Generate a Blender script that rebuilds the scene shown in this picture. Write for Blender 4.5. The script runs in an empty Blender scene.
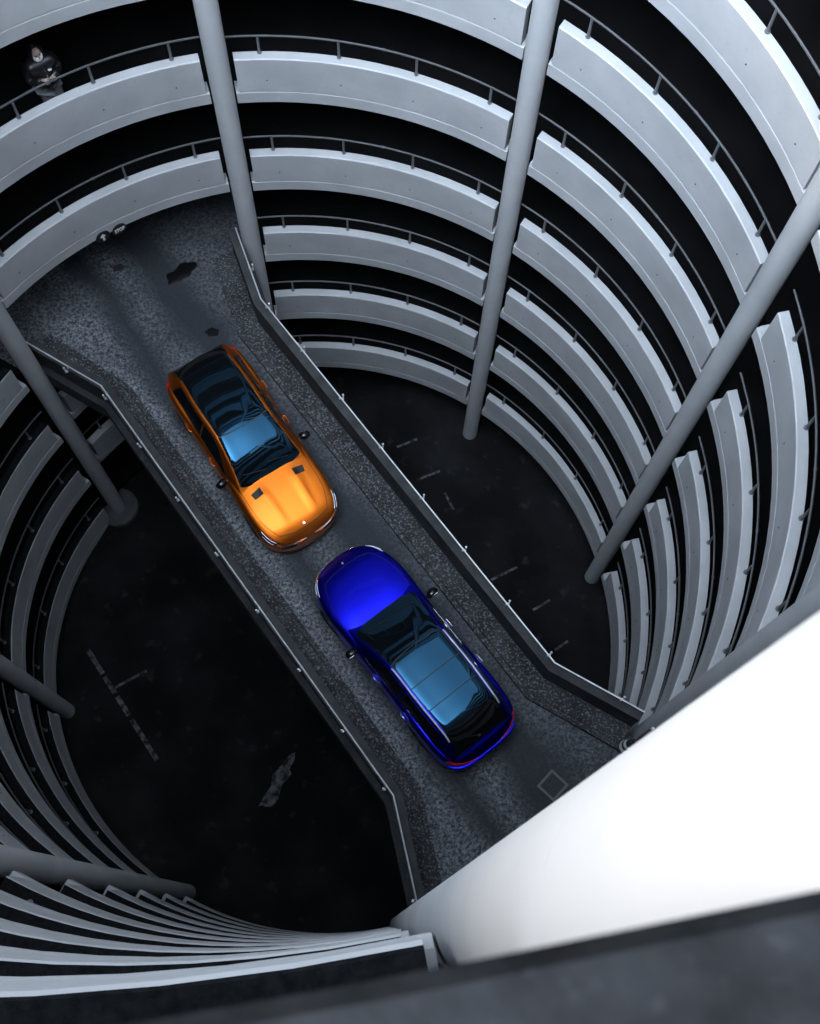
import bpy, bmesh, math, random
import numpy as np
from mathutils import Vector, Matrix

random.seed(7)
SC = bpy.context.scene
C = SC.collection
PI = math.pi

# ------------------------------------------------------------------ camera, light, exposure
S = 7.4                                  # inner radius of the well in metres
HG = 4.28767 * S                         # camera height above the well floor
CAM = Vector((0.238366 * S, -0.963865 * S, HG))
cam_data = bpy.data.cameras.new('camera')
cam = bpy.data.objects.new('camera', cam_data)
C.objects.link(cam)
cam_data.sensor_fit = 'VERTICAL'
cam_data.sensor_height = 36.0
cam_data.lens = 1175.656 / 1024 * 36.0
cam_data.clip_start = 0.02
cam_data.clip_end = 300
cam_data.dof.use_dof = True
cam_data.dof.focus_distance = 23.0
cam_data.dof.aperture_fstop = 12.0
cam.matrix_world = Matrix.Translation(CAM) @ Matrix.Rotation(0.338691, 4, 'X') @ Matrix.Rotation(0.065042, 4, 'Z')
SC.camera = cam

SC.view_settings.view_transform = 'Standard'
SC.view_settings.look = 'None'
SC.view_settings.gamma = 1.0
SC.view_settings.use_curve_mapping = False
SC.view_settings.exposure = 0.12

world = bpy.data.worlds.new('sky')
SC.world = world
world.use_nodes = True
wn = world.node_tree.nodes
bg = wn['Background']
bg.inputs['Color'].default_value = (0.72, 0.84, 1.0, 1)
# sky with a broad bright lobe, added to light the far walls
GLOW_AZ, GLOW_EL = math.radians(245), math.radians(52)
SKY_BASE, SKY_GLOW, SKY_POW = 2.0, 23.0, 8.0
sd = Vector((math.cos(GLOW_AZ) * math.cos(GLOW_EL), math.sin(GLOW_AZ) * math.cos(GLOW_EL), math.sin(GLOW_EL)))
wl = world.node_tree.links
w_tc = wn.new('ShaderNodeTexCoord')
w_dot = wn.new('ShaderNodeVectorMath')
w_dot.operation = 'DOT_PRODUCT'
w_dot.inputs[1].default_value = sd
wl.new(w_tc.outputs['Generated'], w_dot.inputs[0])
w_max = wn.new('ShaderNodeMath')
w_max.operation = 'MAXIMUM'
w_max.inputs[1].default_value = 0
wl.new(w_dot.outputs['Value'], w_max.inputs[0])
w_pow = wn.new('ShaderNodeMath')
w_pow.operation = 'POWER'
w_pow.inputs[1].default_value = SKY_POW
wl.new(w_max.outputs['Value'], w_pow.inputs[0])
w_mad = wn.new('ShaderNodeMath')
w_mad.operation = 'MULTIPLY_ADD'
w_mad.inputs[1].default_value = SKY_GLOW
w_mad.inputs[2].default_value = SKY_BASE
wl.new(w_pow.outputs['Value'], w_mad.inputs[0])
wl.new(w_mad.outputs['Value'], bg.inputs['Strength'])

sun_data = bpy.data.lights.new('sun', 'SUN')
sun = bpy.data.objects.new('sun', sun_data)
C.objects.link(sun)
sun_data.energy = 6.5
sun_data.angle = math.radians(22)
sun_data.color = (1.0, 0.9, 0.8)
sl = Vector((math.cos(math.radians(190)) * .86, math.sin(math.radians(190)) * .86, .52))
sun.rotation_euler = (-sl).to_track_quat('-Z', 'Y').to_euler()
sun.location = (0, 0, HG + 20)


# ------------------------------------------------------------------ materials
def mat(name, color=(.5, .5, .5), rough=.6, metal=0.0, **kw):
    m = bpy.data.materials.new(name)
    m.use_nodes = True
    p = m.node_tree.nodes['Principled BSDF']
    p.inputs['Base Color'].default_value = (*color, 1)
    p.inputs['Roughness'].default_value = rough
    p.inputs['Metallic'].default_value = metal
    for k, v in kw.items():
        p.inputs[k.replace('_', ' ')].default_value = v
    return m


def noise_mat(name, c0, c1, scale=3.0, rough=.85, detail=8, lo=.35, hi=.65, spec=.3, second=None, bump=0.0, stretch=None):
    """two-colour noise; second = (scale, colour, lo, hi) overlays fine speckle"""
    m = mat(name, c0, rough)
    nt = m.node_tree
    N, L = nt.nodes, nt.links
    p = N['Principled BSDF']
    p.inputs['Specular IOR Level'].default_value = spec
    tc = N.new('ShaderNodeTexCoord')
    src = tc.outputs['Object']
    geo = N.new('ShaderNodeNewGeometry')
    src = geo.outputs['Position']
    if stretch:
        mp = N.new('ShaderNodeMapping')
        mp.inputs['Scale'].default_value = stretch
        L.new(src, mp.inputs['Vector'])
        src = mp.outputs['Vector']
    n1 = N.new('ShaderNodeTexNoise')
    n1.inputs['Scale'].default_value = scale
    n1.inputs['Detail'].default_value = detail
    L.new(src, n1.inputs['Vector'])
    r = N.new('ShaderNodeValToRGB')
    r.color_ramp.elements[0].position = lo
    r.color_ramp.elements[1].position = hi
    r.color_ramp.elements[0].color = (*c0, 1)
    r.color_ramp.elements[1].color = (*c1, 1)
    L.new(n1.outputs['Fac'], r.inputs['Fac'])
    out = r.outputs['Color']
    if second:
        sc2, c2, l2, h2 = second
        n2 = N.new('ShaderNodeTexNoise')
        n2.inputs['Scale'].default_value = sc2
        n2.inputs['Detail'].default_value = 3
        L.new(geo.outputs['Position'], n2.inputs['Vector'])
        mr = N.new('ShaderNodeMapRange')
        mr.inputs['From Min'].default_value = l2
        mr.inputs['From Max'].default_value = h2
        L.new(n2.outputs['Fac'], mr.inputs['Value'])
        mx = N.new('ShaderNodeMix')
        mx.data_type = 'RGBA'
        L.new(mr.outputs['Result'], mx.inputs['Factor'])
        L.new(out, mx.inputs['A'])
        mx.inputs['B'].default_value = (*c2, 1)
        out = mx.outputs['Result']
    L.new(out, p.inputs['Base Color'])
    if bump:
        b = N.new('ShaderNodeBump')
        b.inputs['Strength'].default_value = bump
        b.inputs['Distance'].default_value = .02
        L.new(n1.outputs['Fac'], b.inputs['Height'])
        L.new(b.outputs['Normal'], p.inputs['Normal'])
    return m


M = {}
M['concrete'] = noise_mat('pale_concrete', (.36, .368, .378), (.45, .458, .468), 1.1, .9, 10, .3, .7, .25, (9, (.36, .37, .38), .60, .85))
M['column'] = noise_mat('column_concrete', (.41, .418, .428), (.48, .488, .498), .9, .9, 9, .3, .7, .25, (14, (.42, .43, .44), .6, .85))
M['plinth'] = noise_mat('stained_plinth_concrete', (.06, .06, .062), (.10, .10, .102), 4, .9)
M['chamfer'] = noise_mat('lit_edge_concrete', (.46, .468, .478), (.54, .548, .558), 3, .8)  # paler than the wall: light caught by the lip put into the colour
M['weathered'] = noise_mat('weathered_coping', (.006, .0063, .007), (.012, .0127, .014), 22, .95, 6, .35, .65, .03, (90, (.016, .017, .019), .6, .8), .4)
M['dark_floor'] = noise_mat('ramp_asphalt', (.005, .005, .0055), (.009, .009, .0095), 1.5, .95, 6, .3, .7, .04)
M['dark_wall'] = noise_mat('shaded_interior_concrete', (.007, .007, .0075), (.011, .011, .0115), 1.0, .95, 6, .3, .7, .1)  # near-black tone puts the darkness of the ramp interior into the colour
M['steel'] = mat('galvanised_steel', (.15, .155, .165), .5, .4)
M['rail_dark'] = mat('weathered_rail_steel', (.085, .088, .094), .55, .3)
M['hole'] = mat('tie_hole_shadow', (.06, .06, .062), .9)


# ------------------------------------------------------------------ mesh helpers
def add_grid(bm, P, closed_u=False, mi=0, flip=False):
    """P: 2D list of points -> quads"""
    V = [[bm.verts.new(p) for p in row] for row in P]
    nu, nv = len(V), len(V[0])
    for i in range(nu if closed_u else nu - 1):
        for j in range(nv - 1):
            a, b, c, d = V[i][j], V[(i + 1) % nu][j], V[(i + 1) % nu][j + 1], V[i][j + 1]
            f = (a, d, c, b) if flip else (a, b, c, d)
            try:
                fc = bm.faces.new(f)
                fc.material_index = mi
            except ValueError:
                pass
    return V


def add_box(bm, c, s, rot=None, mi=0):
    r = bmesh.ops.create_cube(bm, size=1.0)
    mtx = Matrix.Translation(c) @ (rot.to_4x4() if rot else Matrix.Identity(4)) @ Matrix.Diagonal((*s, 1))
    bmesh.ops.transform(bm, matrix=mtx, verts=r['verts'])
    for f in {f for v in r['verts'] for f in v.link_faces}:
        f.material_index = mi
    return r['verts']


def add_tube(bm, pts, r, seg=10, mi=0, caps=True):
    pts = [Vector(p) for p in pts]
    n = len(pts)
    rr = r if isinstance(r, (list, tuple)) else [r] * n
    rows = []
    up = None
    for i, p in enumerate(pts):
        t = (pts[min(i + 1, n - 1)] - pts[max(i - 1, 0)]).normalized()
        if up is None:
            up = Vector((0, 0, 1)) if abs(t.z) < .9 else Vector((1, 0, 0))
        a = t.cross(up).normalized()
        b = a.cross(t).normalized()
        up = b
        rows.append([p + (a * math.cos(k * 2 * PI / seg) + b * math.sin(k * 2 * PI / seg)) * rr[i] for k in range(seg)])
    V = [[bm.verts.new(p) for p in row] for row in rows]
    for i in range(n - 1):
        for k in range(seg):
            f = bm.faces.new((V[i][k], V[i][(k + 1) % seg], V[i + 1][(k + 1) % seg], V[i + 1][k]))
            f.material_index = mi
            f.smooth = True
    if caps:
        for row, fl in ((V[0], True), (V[-1], False)):
            f = bm.faces.new(row[::-1] if fl else row)
            f.material_index = mi
    return V


def add_lathe(bm, prof, c=(0, 0, 0), seg=40, mi=0, smooth=True):
    rows = []
    for k in range(seg):
        a = 2 * PI * k / seg
        rows.append([(c[0] + r * math.cos(a), c[1] + r * math.sin(a), c[2] + z) for r, z in prof])
    V = add_grid(bm, rows, True, mi)
    if smooth:
        for row in V:
            for v in row:
                for f in v.link_faces:
                    f.smooth = True
    return V


def obj(name, bm, m, parent=None, loc=None, smooth=False, shift=True):
    """link bm as ONE mesh object; vertices are given in the parent's (or world) frame"""
    bmesh.ops.recalc_face_normals(bm, faces=bm.faces[:])
    if loc is not None:
        bmesh.ops.translate(bm, verts=bm.verts[:], vec=-Vector(loc))
    me = bpy.data.meshes.new(name)
    bm.to_mesh(me)
    bm.free()
    me.set_sharp_from_angle(angle=math.radians(38))
    for mm in (m if isinstance(m, (list, tuple)) else [m]):
        me.materials.append(mm)
    if smooth:
        for p in me.polygons:
            p.use_smooth = True
    o = bpy.data.objects.new(name, me)
    C.objects.link(o)
    if loc is not None:
        o.location = loc
    if parent:
        o.parent = parent
    return o


def tag(o, label, cat, group=None):
    o['label'] = label
    o['category'] = cat
    if group:
        o['group'] = group
    return o


def thing(name, label, cat, loc=(0, 0, 0), rotz=0.0, group=None):
    o = bpy.data.objects.new(name, None)
    C.objects.link(o)
    o.location = loc
    o.rotation_euler = (0, 0, rotz)
    o.empty_display_size = .2
    return tag(o, label, cat, group)


def struct(name, bm, m, loc=None, smooth=False):
    o = obj(name, bm, m, None, loc, smooth)
    o['kind'] = 'structure'
    return o


# ------------------------------------------------------------------ the double helix
H1 = 0.375493 * S                # height from one tier to the next
Z0 = HG - 1.964898 * S
PITCH = 2 * H1
COL0 = 16.7636                   # angle of the first column
LIP = 1.04                       # parapet top above the ramp
GROOVE = .87                     # top of the slab edge below the lip
FACE = 1.15                      # bottom of the slab edge below the lip
SLAB = FACE - LIP


def lip(n, deg):
    return Z0 - n * H1 + PITCH * (deg - 90) / 360


def pol(r, deg, z):
    a = math.radians(deg)
    return Vector((r * math.cos(a), r * math.sin(a), z))


ZF = lip(3, 130) - LIP + .03       # bridge road level

# ground
bm = bmesh.new()
N_ = 96
prof = [(0.001, 0)] + [(r, 0) for r in np.linspace(1, 14.2, 14)]
add_lathe(bm, prof, (0, 0, 0), N_)
add_lathe(bm, [(14.2, 0), (14.2, -.3), (0.001, -.3)], (0, 0, 0), N_)
bmesh.ops.remove_doubles(bm, verts=bm.verts[:], dist=.002)
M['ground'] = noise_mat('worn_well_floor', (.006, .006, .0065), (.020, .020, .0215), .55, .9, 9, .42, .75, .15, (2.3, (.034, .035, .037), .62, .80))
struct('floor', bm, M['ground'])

# ramps: two helical decks
RI, RO = 1.036 * S, 13.7


def helix_deck(name, n_at0, start, top_z):
    bm = bmesh.new()
    rows_t, rows_b = [], []
    d = start
    while True:
        z = lip(n_at0, d) - LIP
        if z > top_z:
            break
        rows_t.append([pol(r, d, z) for r in (RI, 9.5, 11.5, RO)])
        rows_b.append([pol(r, d, max(z - .10, -.1)) for r in (RI, 9.5, 11.5, RO)])
        d += 3
    T = add_grid(bm, rows_t)
    B = add_grid(bm, rows_b)
    for j in (0, 3):
        for i in range(len(T) - 1):
            bm.faces.new((T[i][j], T[i + 1][j], B[i + 1][j], B[i][j]))
    for i in (0, len(T) - 1):
        for j in range(3):
            bm.faces.new((T[i][j], T[i][j + 1], B[i][j + 1], B[i][j]))
    return struct(name, bm, M['dark_floor'])


ZTOP = HG + .12
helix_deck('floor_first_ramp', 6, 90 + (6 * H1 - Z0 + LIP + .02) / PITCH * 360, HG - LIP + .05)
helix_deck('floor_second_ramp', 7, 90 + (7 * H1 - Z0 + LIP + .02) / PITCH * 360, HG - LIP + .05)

bm = bmesh.new()
add_lathe(bm, [(RO + .02, 0), (RO + .02, HG + .1), (RO + .3, HG + .1), (RO + .3, 0), (RO + .02, 0)], (0, 0, 0), 96)
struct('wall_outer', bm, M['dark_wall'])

# ------------------------------------------------------------------ columns
RCOL = 0.028 * S
RAX = 1.00249 * S
COLNAMES = ['right', 'upper centre', 'upper left', 'left', 'left edge', 'lower left', 'white', 'lower right']
COL_LABEL = [
    'long grey round column slanting across the upper right of the well',
    'grey round column in the upper centre, running down to the well floor',
    'grey round column at upper left, beside the far end of the bridge',
    'short dark grey column at left, standing on a round plinth beside the bridge',
    'stubby grey column poking in at the left edge, middle height',
    'grey column lying almost level in the view at lower left',
    'huge bright white column close to the camera at lower right',
    'grey column half hidden along the edge of the huge white column',
]
COLDEG = [19.4, 63.0, 107.0, 151.2, 197.6, 243.8, 286.76, 333.76]
GAP0 = [2.4, 2.3, 2.3, 3.1, 3.0, 4.0, 2.3, 3.3]      # gap after each column
GAP1 = [3.9, 2.3, 2.3, 2.3, 2.3, 2.3, 2.3, 2.3]      # gap before each column
for i in range(8):
    d = COLDEG[i]
    base = pol(RAX, d, 0)
    t = thing('column', COL_LABEL[i], 'column', base, math.radians(d), 'round columns around the well')
    bm = bmesh.new()
    prof = [(0.001, 0), (RCOL, 0)]
    z = 2.76
    while z < HG - 2.5:
        prof += [(RCOL, z - .006), (RCOL - .003, z - .003), (RCOL - .003, z + .003), (RCOL, z + .006)]
        z += 5.52
    dd = d if d < 290 else d - 360
    tops = [lip(n, dd) for n in range(-9, 3) if lip(n, dd) < HG + .3]
    ztop = max(tops)
    prof += [(RCOL, ztop), (0.001, ztop)]
    add_lathe(bm, prof, (0, 0, 0), 48)
    bmesh.ops.remove_doubles(bm, verts=bm.verts[:], dist=.0015)
    o = obj('shaft', bm, M['column'], t)
    if i == 3:
        bm = bmesh.new()
        add_lathe(bm, [(RCOL + .004, .0), (.56, 0), (.56, .16), (.53, .19), (RCOL + .004, .19)], (0, 0, 0), 40, smooth=False)
        obj('plinth', bm, M['plinth'], t)


# ------------------------------------------------------------------ parapets
def arc_prism(bm, d0, d1, zf, prof, seg=14, mis=None):
    """closed prism along the helix; prof = [(r, dz)] closed polygon; zf(deg) = reference height"""
    rows = []
    for k in range(seg + 1):
        d = d0 + (d1 - d0) * k / seg
        rows.append([bm.verts.new(pol(r, d, max(zf(d) + dz, .004 + .0005 * j))) for j, (r, dz) in enumerate(prof)])
    n = len(prof)
    for k in range(seg):
        for j in range(n):
            f = bm.faces.new((rows[k][j], rows[k][(j + 1) % n], rows[k + 1][(j + 1) % n], rows[k + 1][j]))
            if mis:
                f.material_index = mis[j]
    bm.faces.new(rows[0][::-1])
    bm.faces.new(rows[-1])


GAP = 2.3
PT = .18


def build_parapet(span, n, label, coping=False, gap1=None, proud=0.0, decorate=True):
    g0, g1 = GAP0[span], gap1 if gap1 else GAP1[(span + 1) % 8]
    d0 = COLDEG[span] + g0
    d1 = (COLDEG[span + 1] if span < 7 else COLDEG[0] + 360) - g1
    if span >= 6:
        d0 -= 360
        d1 -= 360
    dm = (d0 + d1) / 2
    base = pol(S + PT / 2, dm, max(lip(n, dm) - LIP - SLAB, 0))
    t = thing('ramp_parapet', label, 'parapet', base, 0, 'concrete parapets around the well')
    tw = {0: .1, 1: .5, 2: .55}.get(n, 0) if span == 2 else 0
    zf = lambda d: lip(n, d) + tw * (.11 - .0125 * (d - 109))
    if span == 3:                                    # the rings sag a little past the plinth column
        zf = lambda d: lip(n, d) - (.38 + .08 * (n - 4)) * max(0, (188 - d) / 36)
    r0 = S + (.02 if proud else 0)
    bm = bmesh.new()
    ch = .001 if proud else (.013 if span in (3, 4, 5) else .018)
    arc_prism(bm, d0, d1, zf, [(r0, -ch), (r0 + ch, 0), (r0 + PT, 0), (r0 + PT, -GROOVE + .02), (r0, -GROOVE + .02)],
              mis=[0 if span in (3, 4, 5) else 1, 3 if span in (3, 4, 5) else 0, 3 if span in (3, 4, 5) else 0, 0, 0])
    for k in range(0 if span == 5 else 4):                       # formwork tie holes
        d = d0 + (d1 - d0) * (.1 + .265 * k)
        c = pol(r0 - .002, d, zf(d) - .55)
        q = Vector((1, 0, 0)).rotation_difference(Vector((-math.cos(math.radians(d)), -math.sin(math.radians(d)), 0)))
        r = bmesh.ops.create_cone(bm, cap_ends=True, segments=8, radius1=.016, radius2=.013, depth=.012)
        bmesh.ops.transform(bm, verts=r['verts'], matrix=Matrix.Translation(c) @ Matrix.Rotation(math.radians(d), 4, 'Z') @ Matrix.Rotation(PI / 2, 4, 'Y'))
        for f in {f for v in r['verts'] for f in v.link_faces}:
            f.material_index = 2
    obj('wall_panel', bm, [M['concrete'], M['chamfer'], M['hole'], M['weathered']], t, loc=base).location = (0, 0, 0)
    if lip(n, dm) - LIP - SLAB > -.25:
        e0, e1 = (0, 0) if proud else (max(.45, g0 - 2.3), max(.45, g1 - 2.3))
        bm = bmesh.new()
        arc_prism(bm, d0 - e0, d1 + e1, zf,
                  [(r0, -FACE), (r0, -GROOVE - .015), (r0 + .045, -GROOVE + .005), (r0 + .045, -GROOVE + .0195),
                   (S + .262, -GROOVE + .0195), (S + .262, -FACE)])
        obj('slab_edge', bm, M['concrete'], t, loc=base).location = (0, 0, 0)
    if coping:
        bm = bmesh.new()
        arc_prism(bm, d0, d1, zf, [(r0 - proud, .001), (r0 - proud + .006, .012), (r0 + PT + .02, .012), (r0 + PT + .02, -.05), (r0 + PT + .001, -.05), (r0 + PT + .001, .001)] if proud else
                  [(r0 + .014, .001), (r0 + .022, .012), (r0 + PT + .02, .012), (r0 + PT + .02, -.05), (r0 + PT + .001, -.05), (r0 + PT + .001, .001)], 30)
        o = obj('coping', bm, M['weathered'], t, loc=base)
        o.location = (0, 0, 0)
        o['label'] = 'dark rough weathered coping'
        return t
    rr, rh = S + .15, .42
    bm = bmesh.new()
    e = .9
    add_tube(bm, [pol(rr, d, zf(d) + rh) for d in np.linspace(d0 - e, d1 + e, 22)], .02, 8)
    dj = d0 + (d1 - d0) * .48
    add_tube(bm, [pol(rr, d, zf(d) + rh) for d in (dj - .2, dj + .2)], .028, 8)
    hr = obj('handrail', bm, M['rail_dark'], t, loc=base)
    hr.location = (0, 0, 0)
    for k in range(4):
        d = d0 + (d1 - d0) * (.09 + .273 * k)
        bm = bmesh.new()
        p = pol(rr, d, zf(d))
        add_tube(bm, [p + Vector((0, 0, .002)), p + Vector((0, 0, rh - .01))], .024, 8)
        add_tube(bm, [p + Vector((0, 0, .0)), p + Vector((0, 0, .02))], .045, 8)
        o = obj('post', bm, M['steel'], hr, loc=base)
        o.location = (0, 0, 0)
    return t


SPAN_WORDS = [
    'right of the upper centre column',
    'left of the upper centre column',
    'left of the upper left column',
    'below the plinth column at left',
    'below the left edge column',
    'below the lower left column',
    '',
    'right of the long slanting column',
]
OWN_LABEL = {
    (2, 5): 'dim ramp parapet glimpsed under the left end of the bridge, lower of two',
    (2, 4): 'dim ramp parapet glimpsed under the left end of the bridge, upper of two',
    (2, 2): 'grey ramp parapet at upper left carrying the two small round signs',
    (2, 1): 'grey ramp parapet at upper left with the person standing behind it',
    (2, 0): 'grey ramp parapet in the top left corner, above the person',
    (5, -3): 'pale ramp parapet with dark coping at bottom left, topmost tier below the lower left column',
}
ORD = ['', 'first', 'second', 'third', 'fourth', 'fifth', 'sixth', 'seventh', 'eighth', 'ninth', 'tenth', 'eleventh']
# tiers of every span that the photograph shows, lowest first
SHOWN = {0: [5, 4, 3, 2, 1, 0, -1], 1: [5, 4, 3, 2, 1, 0], 2: [5, 4, 2, 1, 0], 3: [6, 5, 4, 3], 4: [6, 5, 4, 3, 2],
         5: [6, 5, 4, 3, 2, 1, 0, -1, -2, -3], 6: [], 7: [5, 4, 3, 2, 1, 0, -1]}
for sp in range(8):
    for k, n in enumerate(SHOWN[sp]):
        lab = 'grey ramp parapet %s, %s tier up from the floor' % (SPAN_WORDS[sp], ORD[k + 1])
        lab = OWN_LABEL.get((sp, n), lab)
        build_parapet(sp, n, lab, coping=(sp == 5 and n == -3), gap1=2.15 if (sp == 5 and n == -3) else None)
build_parapet(5, -4, 'dark blurred parapet top right below the camera along the bottom edge', True, 1.72, 0.0555)

bm = bmesh.new()
for sp in range(8):
    for n in range(-8, 6):
        a0 = COLDEG[sp] + GAP0[sp] - (360 if sp >= 6 else 0)
        a1 = (COLDEG[sp + 1] if sp < 7 else COLDEG[0] + 360) - GAP1[(sp + 1) % 8] - (360 if sp >= 6 else 0)
        if n in SHOWN[sp] or (sp, n) in ((5, -4), (2, 3), (6, 2)) or lip(n, (a0 + a1) / 2) > HG + .1 or lip(n, a0) < 1.4:
            continue
        if sp == 5 and n < -4:
            continue
        arc_prism(bm, a0, a1, lambda d: lip(n, d), [(S, -.028), (S + .028, 0), (S + PT, 0), (S + PT, -GROOVE + .02), (S + .26, -GROOVE + .02), (S + .26, -FACE), (S, -FACE)])
struct('wall_other_rings', bm, M['concrete'], loc=(0, 0, 0))

# ------------------------------------------------------------------ the bridge
def off2(pts, dist):
    """offset a 2D polyline to its left by dist (mitred)"""
    P = [Vector(p[:2]) for p in pts]
    out = []
    for i in range(len(P)):
        ds = []
        if i > 0:
            ds.append((P[i] - P[i - 1]).normalized())
        if i < len(P) - 1:
            ds.append((P[i + 1] - P[i]).normalized())
        ns = [Vector((-d.y, d.x)) for d in ds]
        n = sum(ns, Vector((0, 0))).normalized()
        out.append(P[i] + n * (dist / max(n.dot(ns[0]), .3)))
    return out


DEG_L0, DEG_R0, DEG_L1, DEG_R1 = 148.9, 109.0, 289.0, 331.6
z_l0 = lip(3, DEG_L0) - LIP - ZF - .36
z_r0 = lip(3, DEG_R0) - LIP - ZF
z_l1 = lip(2, DEG_L1 - 360) - LIP - ZF
z_r1 = lip(2, DEG_R1 - 360) - LIP - ZF
pl0, pr0, pl1, pr1 = [pol(RI, d, 0) for d in (DEG_L0, DEG_R0, DEG_L1, DEG_R1)]
# outer top edges of the two bridge parapets (x, y, height offset)
RAIL_L = [(pl0.x, pl0.y, z_l0), (-4.81, 3.02, 0), (1.78, -4.87, 0), (pl1.x, pl1.y, z_l1)]
RAIL_R = [(pr0.x, pr0.y, z_r0), (-1.70, 5.32, 0), (4.75, -2.16, 0), (pr1.x, pr1.y, z_r1)]
DECK_L = [(*RAIL_L[0][:2], z_l0 + .36)] + RAIL_L[1:]
BH = .92                         # parapet height above the road


def strip_prism(bm, A, B, z_lo, z_hi, mi=0, inner=None):
    """solid between two polylines A and B (lists of (x, y, dz)), z relative to the road"""
    rows = []
    for a, b in zip(A, B):
        rows.append([bm.verts.new((a[0], a[1], ZF + a[2] + z_lo)), bm.verts.new((b[0], b[1], ZF + b[2] + z_lo)),
                     bm.verts.new((b[0], b[1], ZF + b[2] + z_hi)), bm.verts.new((a[0], a[1], ZF + a[2] + z_hi))])
    for i in range(len(rows) - 1):
        for j in range(4):
            f = bm.faces.new((rows[i][j], rows[i][(j + 1) % 4], rows[i + 1][(j + 1) % 4], rows[i + 1][j]))
            f.material_index = mi
    for r in (rows[0][::-1], rows[-1]):
        bm.faces.new(r).material_index = mi


def offs(rail, d):
    return [(p.x, p.y, r[2]) for p, r in zip(off2(rail, d), rail)]


def dense(poly, n=10):
    out = []
    for i in range(len(poly) - 1):
        for k in range(n):
            t = k / n
            out.append(tuple(poly[i][j] * (1 - t) + poly[i + 1][j] * t for j in range(3)))
    out.append(tuple(poly[-1]))
    return out


# road material: gravelly pale grit beside the kerbs, smooth darker wheel tracks (worn into the surface)
def road_material():
    m = mat('bridge_asphalt', (.1, .1, .1), .8)
    nt = m.node_tree
    N, L = nt.nodes, nt.links
    p = N['Principled BSDF']
    geo = N.new('ShaderNodeNewGeometry')
    mp = N.new('ShaderNodeMapping')
    ang = math.atan2(-7.89, 6.59)
    mp.vector_type = 'POINT'
    mp.inputs['Rotation'].default_value = (0, 0, -ang)
    L.new(geo.outputs['Position'], mp.inputs['Vector'])
    sep = N.new('ShaderNodeSeparateXYZ')
    L.new(mp.outputs['Vector'], sep.inputs['Vector'])
    # y' across the road, left kerb of the picture negative
    big = N.new('ShaderNodeTexNoise')
    big.inputs['Scale'].default_value = .5
    big.inputs['Detail'].default_value = 3
    L.new(geo.outputs['Position'], big.inputs['Vector'])
    ad = N.new('ShaderNodeMath')
    ad.operation = 'MULTIPLY_ADD'
    L.new(big.outputs['Fac'], ad.inputs[0])
    ad.inputs[1].default_value = .7
    L.new(sep.outputs['Y'], ad.inputs[2])
    mr = N.new('ShaderNodeMapRange')
    mr.inputs['From Min'].default_value = -1.50 + .35
    mr.inputs['From Max'].default_value = 1.70 + .35
    L.new(ad.outputs['Value'], mr.inputs['Value'])
    ramp = N.new('ShaderNodeValToRGB')
    cr = ramp.color_ramp
    pts = [(0, .9), (.17, 1.0), (.25, .30), (.34, .04), (.42, .50), (.50, .75), (.58, .35), (.66, .04), (.80, .05), (.90, .35), (1, .5)]
    while len(cr.elements) < len(pts):
        cr.elements.new(.5)
    for e, (x, v) in zip(cr.elements, pts):
        e.position = x
        e.color = (v, v, v, 1)
    L.new(mr.outputs['Result'], ramp.inputs['Fac'])
    grit = N.new('ShaderNodeTexNoise')
    grit.inputs['Scale'].default_value = 15
    grit.inputs['Detail'].default_value = 6
    grit.inputs['Roughness'].default_value = .8
    L.new(geo.outputs['Position'], grit.inputs['Vector'])
    gm = N.new('ShaderNodeMapRange')
    gm.inputs['From Min'].default_value = .42
    gm.inputs['From Max'].default_value = .66
    L.new(grit.outputs['Fac'], gm.inputs['Value'])
    blot = N.new('ShaderNodeTexNoise')
    blot.inputs['Scale'].default_value = 1.1
    blot.inputs['Detail'].default_value = 5
    L.new(geo.outputs['Position'], blot.inputs['Vector'])
    bmx = N.new('ShaderNodeMapRange')
    bmx.inputs['From Min'].default_value = .3
    bmx.inputs['From Max'].default_value = .65
    bmx.inputs['To Min'].default_value = .45
    L.new(blot.outputs['Fac'], bmx.inputs['Value'])
    m1 = N.new('ShaderNodeMath')
    m1.operation = 'MULTIPLY'
    L.new(gm.outputs['Result'], m1.inputs[0])
    L.new(ramp.outputs['Color'], m1.inputs[1])
    m2 = N.new('ShaderNodeMath')
    m2.operation = 'MULTIPLY'
    L.new(m1.outputs['Value'], m2.inputs[0])
    L.new(bmx.outputs['Result'], m2.inputs[1])
    mx = N.new('ShaderNodeMix')
    mx.data_type = 'RGBA'
    L.new(m2.outputs['Value'], mx.inputs['Factor'])
    mx.inputs['A'].default_value = (.030, .034, .040, 1)
    mx.inputs['B'].default_value = (.38, .40, .43, 1)
    L.new(mx.outputs['Result'], p.inputs['Base Color'])
    p.inputs['Specular IOR Level'].default_value = .25
    b = N.new('ShaderNodeBump')
    b.inputs['Strength'].default_value = .35
    b.inputs['Distance'].default_value = .02
    L.new(grit.outputs['Fac'], b.inputs['Height'])
    L.new(b.outputs['Normal'], p.inputs['Normal'])
    return m


M['road'] = road_material()
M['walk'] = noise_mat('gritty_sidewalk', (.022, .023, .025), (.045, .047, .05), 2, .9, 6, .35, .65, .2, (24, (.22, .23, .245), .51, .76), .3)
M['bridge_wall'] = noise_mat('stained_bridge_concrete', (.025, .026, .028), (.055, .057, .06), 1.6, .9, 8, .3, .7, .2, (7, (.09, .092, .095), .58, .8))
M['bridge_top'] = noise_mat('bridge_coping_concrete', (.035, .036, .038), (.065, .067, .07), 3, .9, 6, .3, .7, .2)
M['rail_bright'] = mat('worn_bright_steel', (.75, .76, .78), .4, .4)

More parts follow.
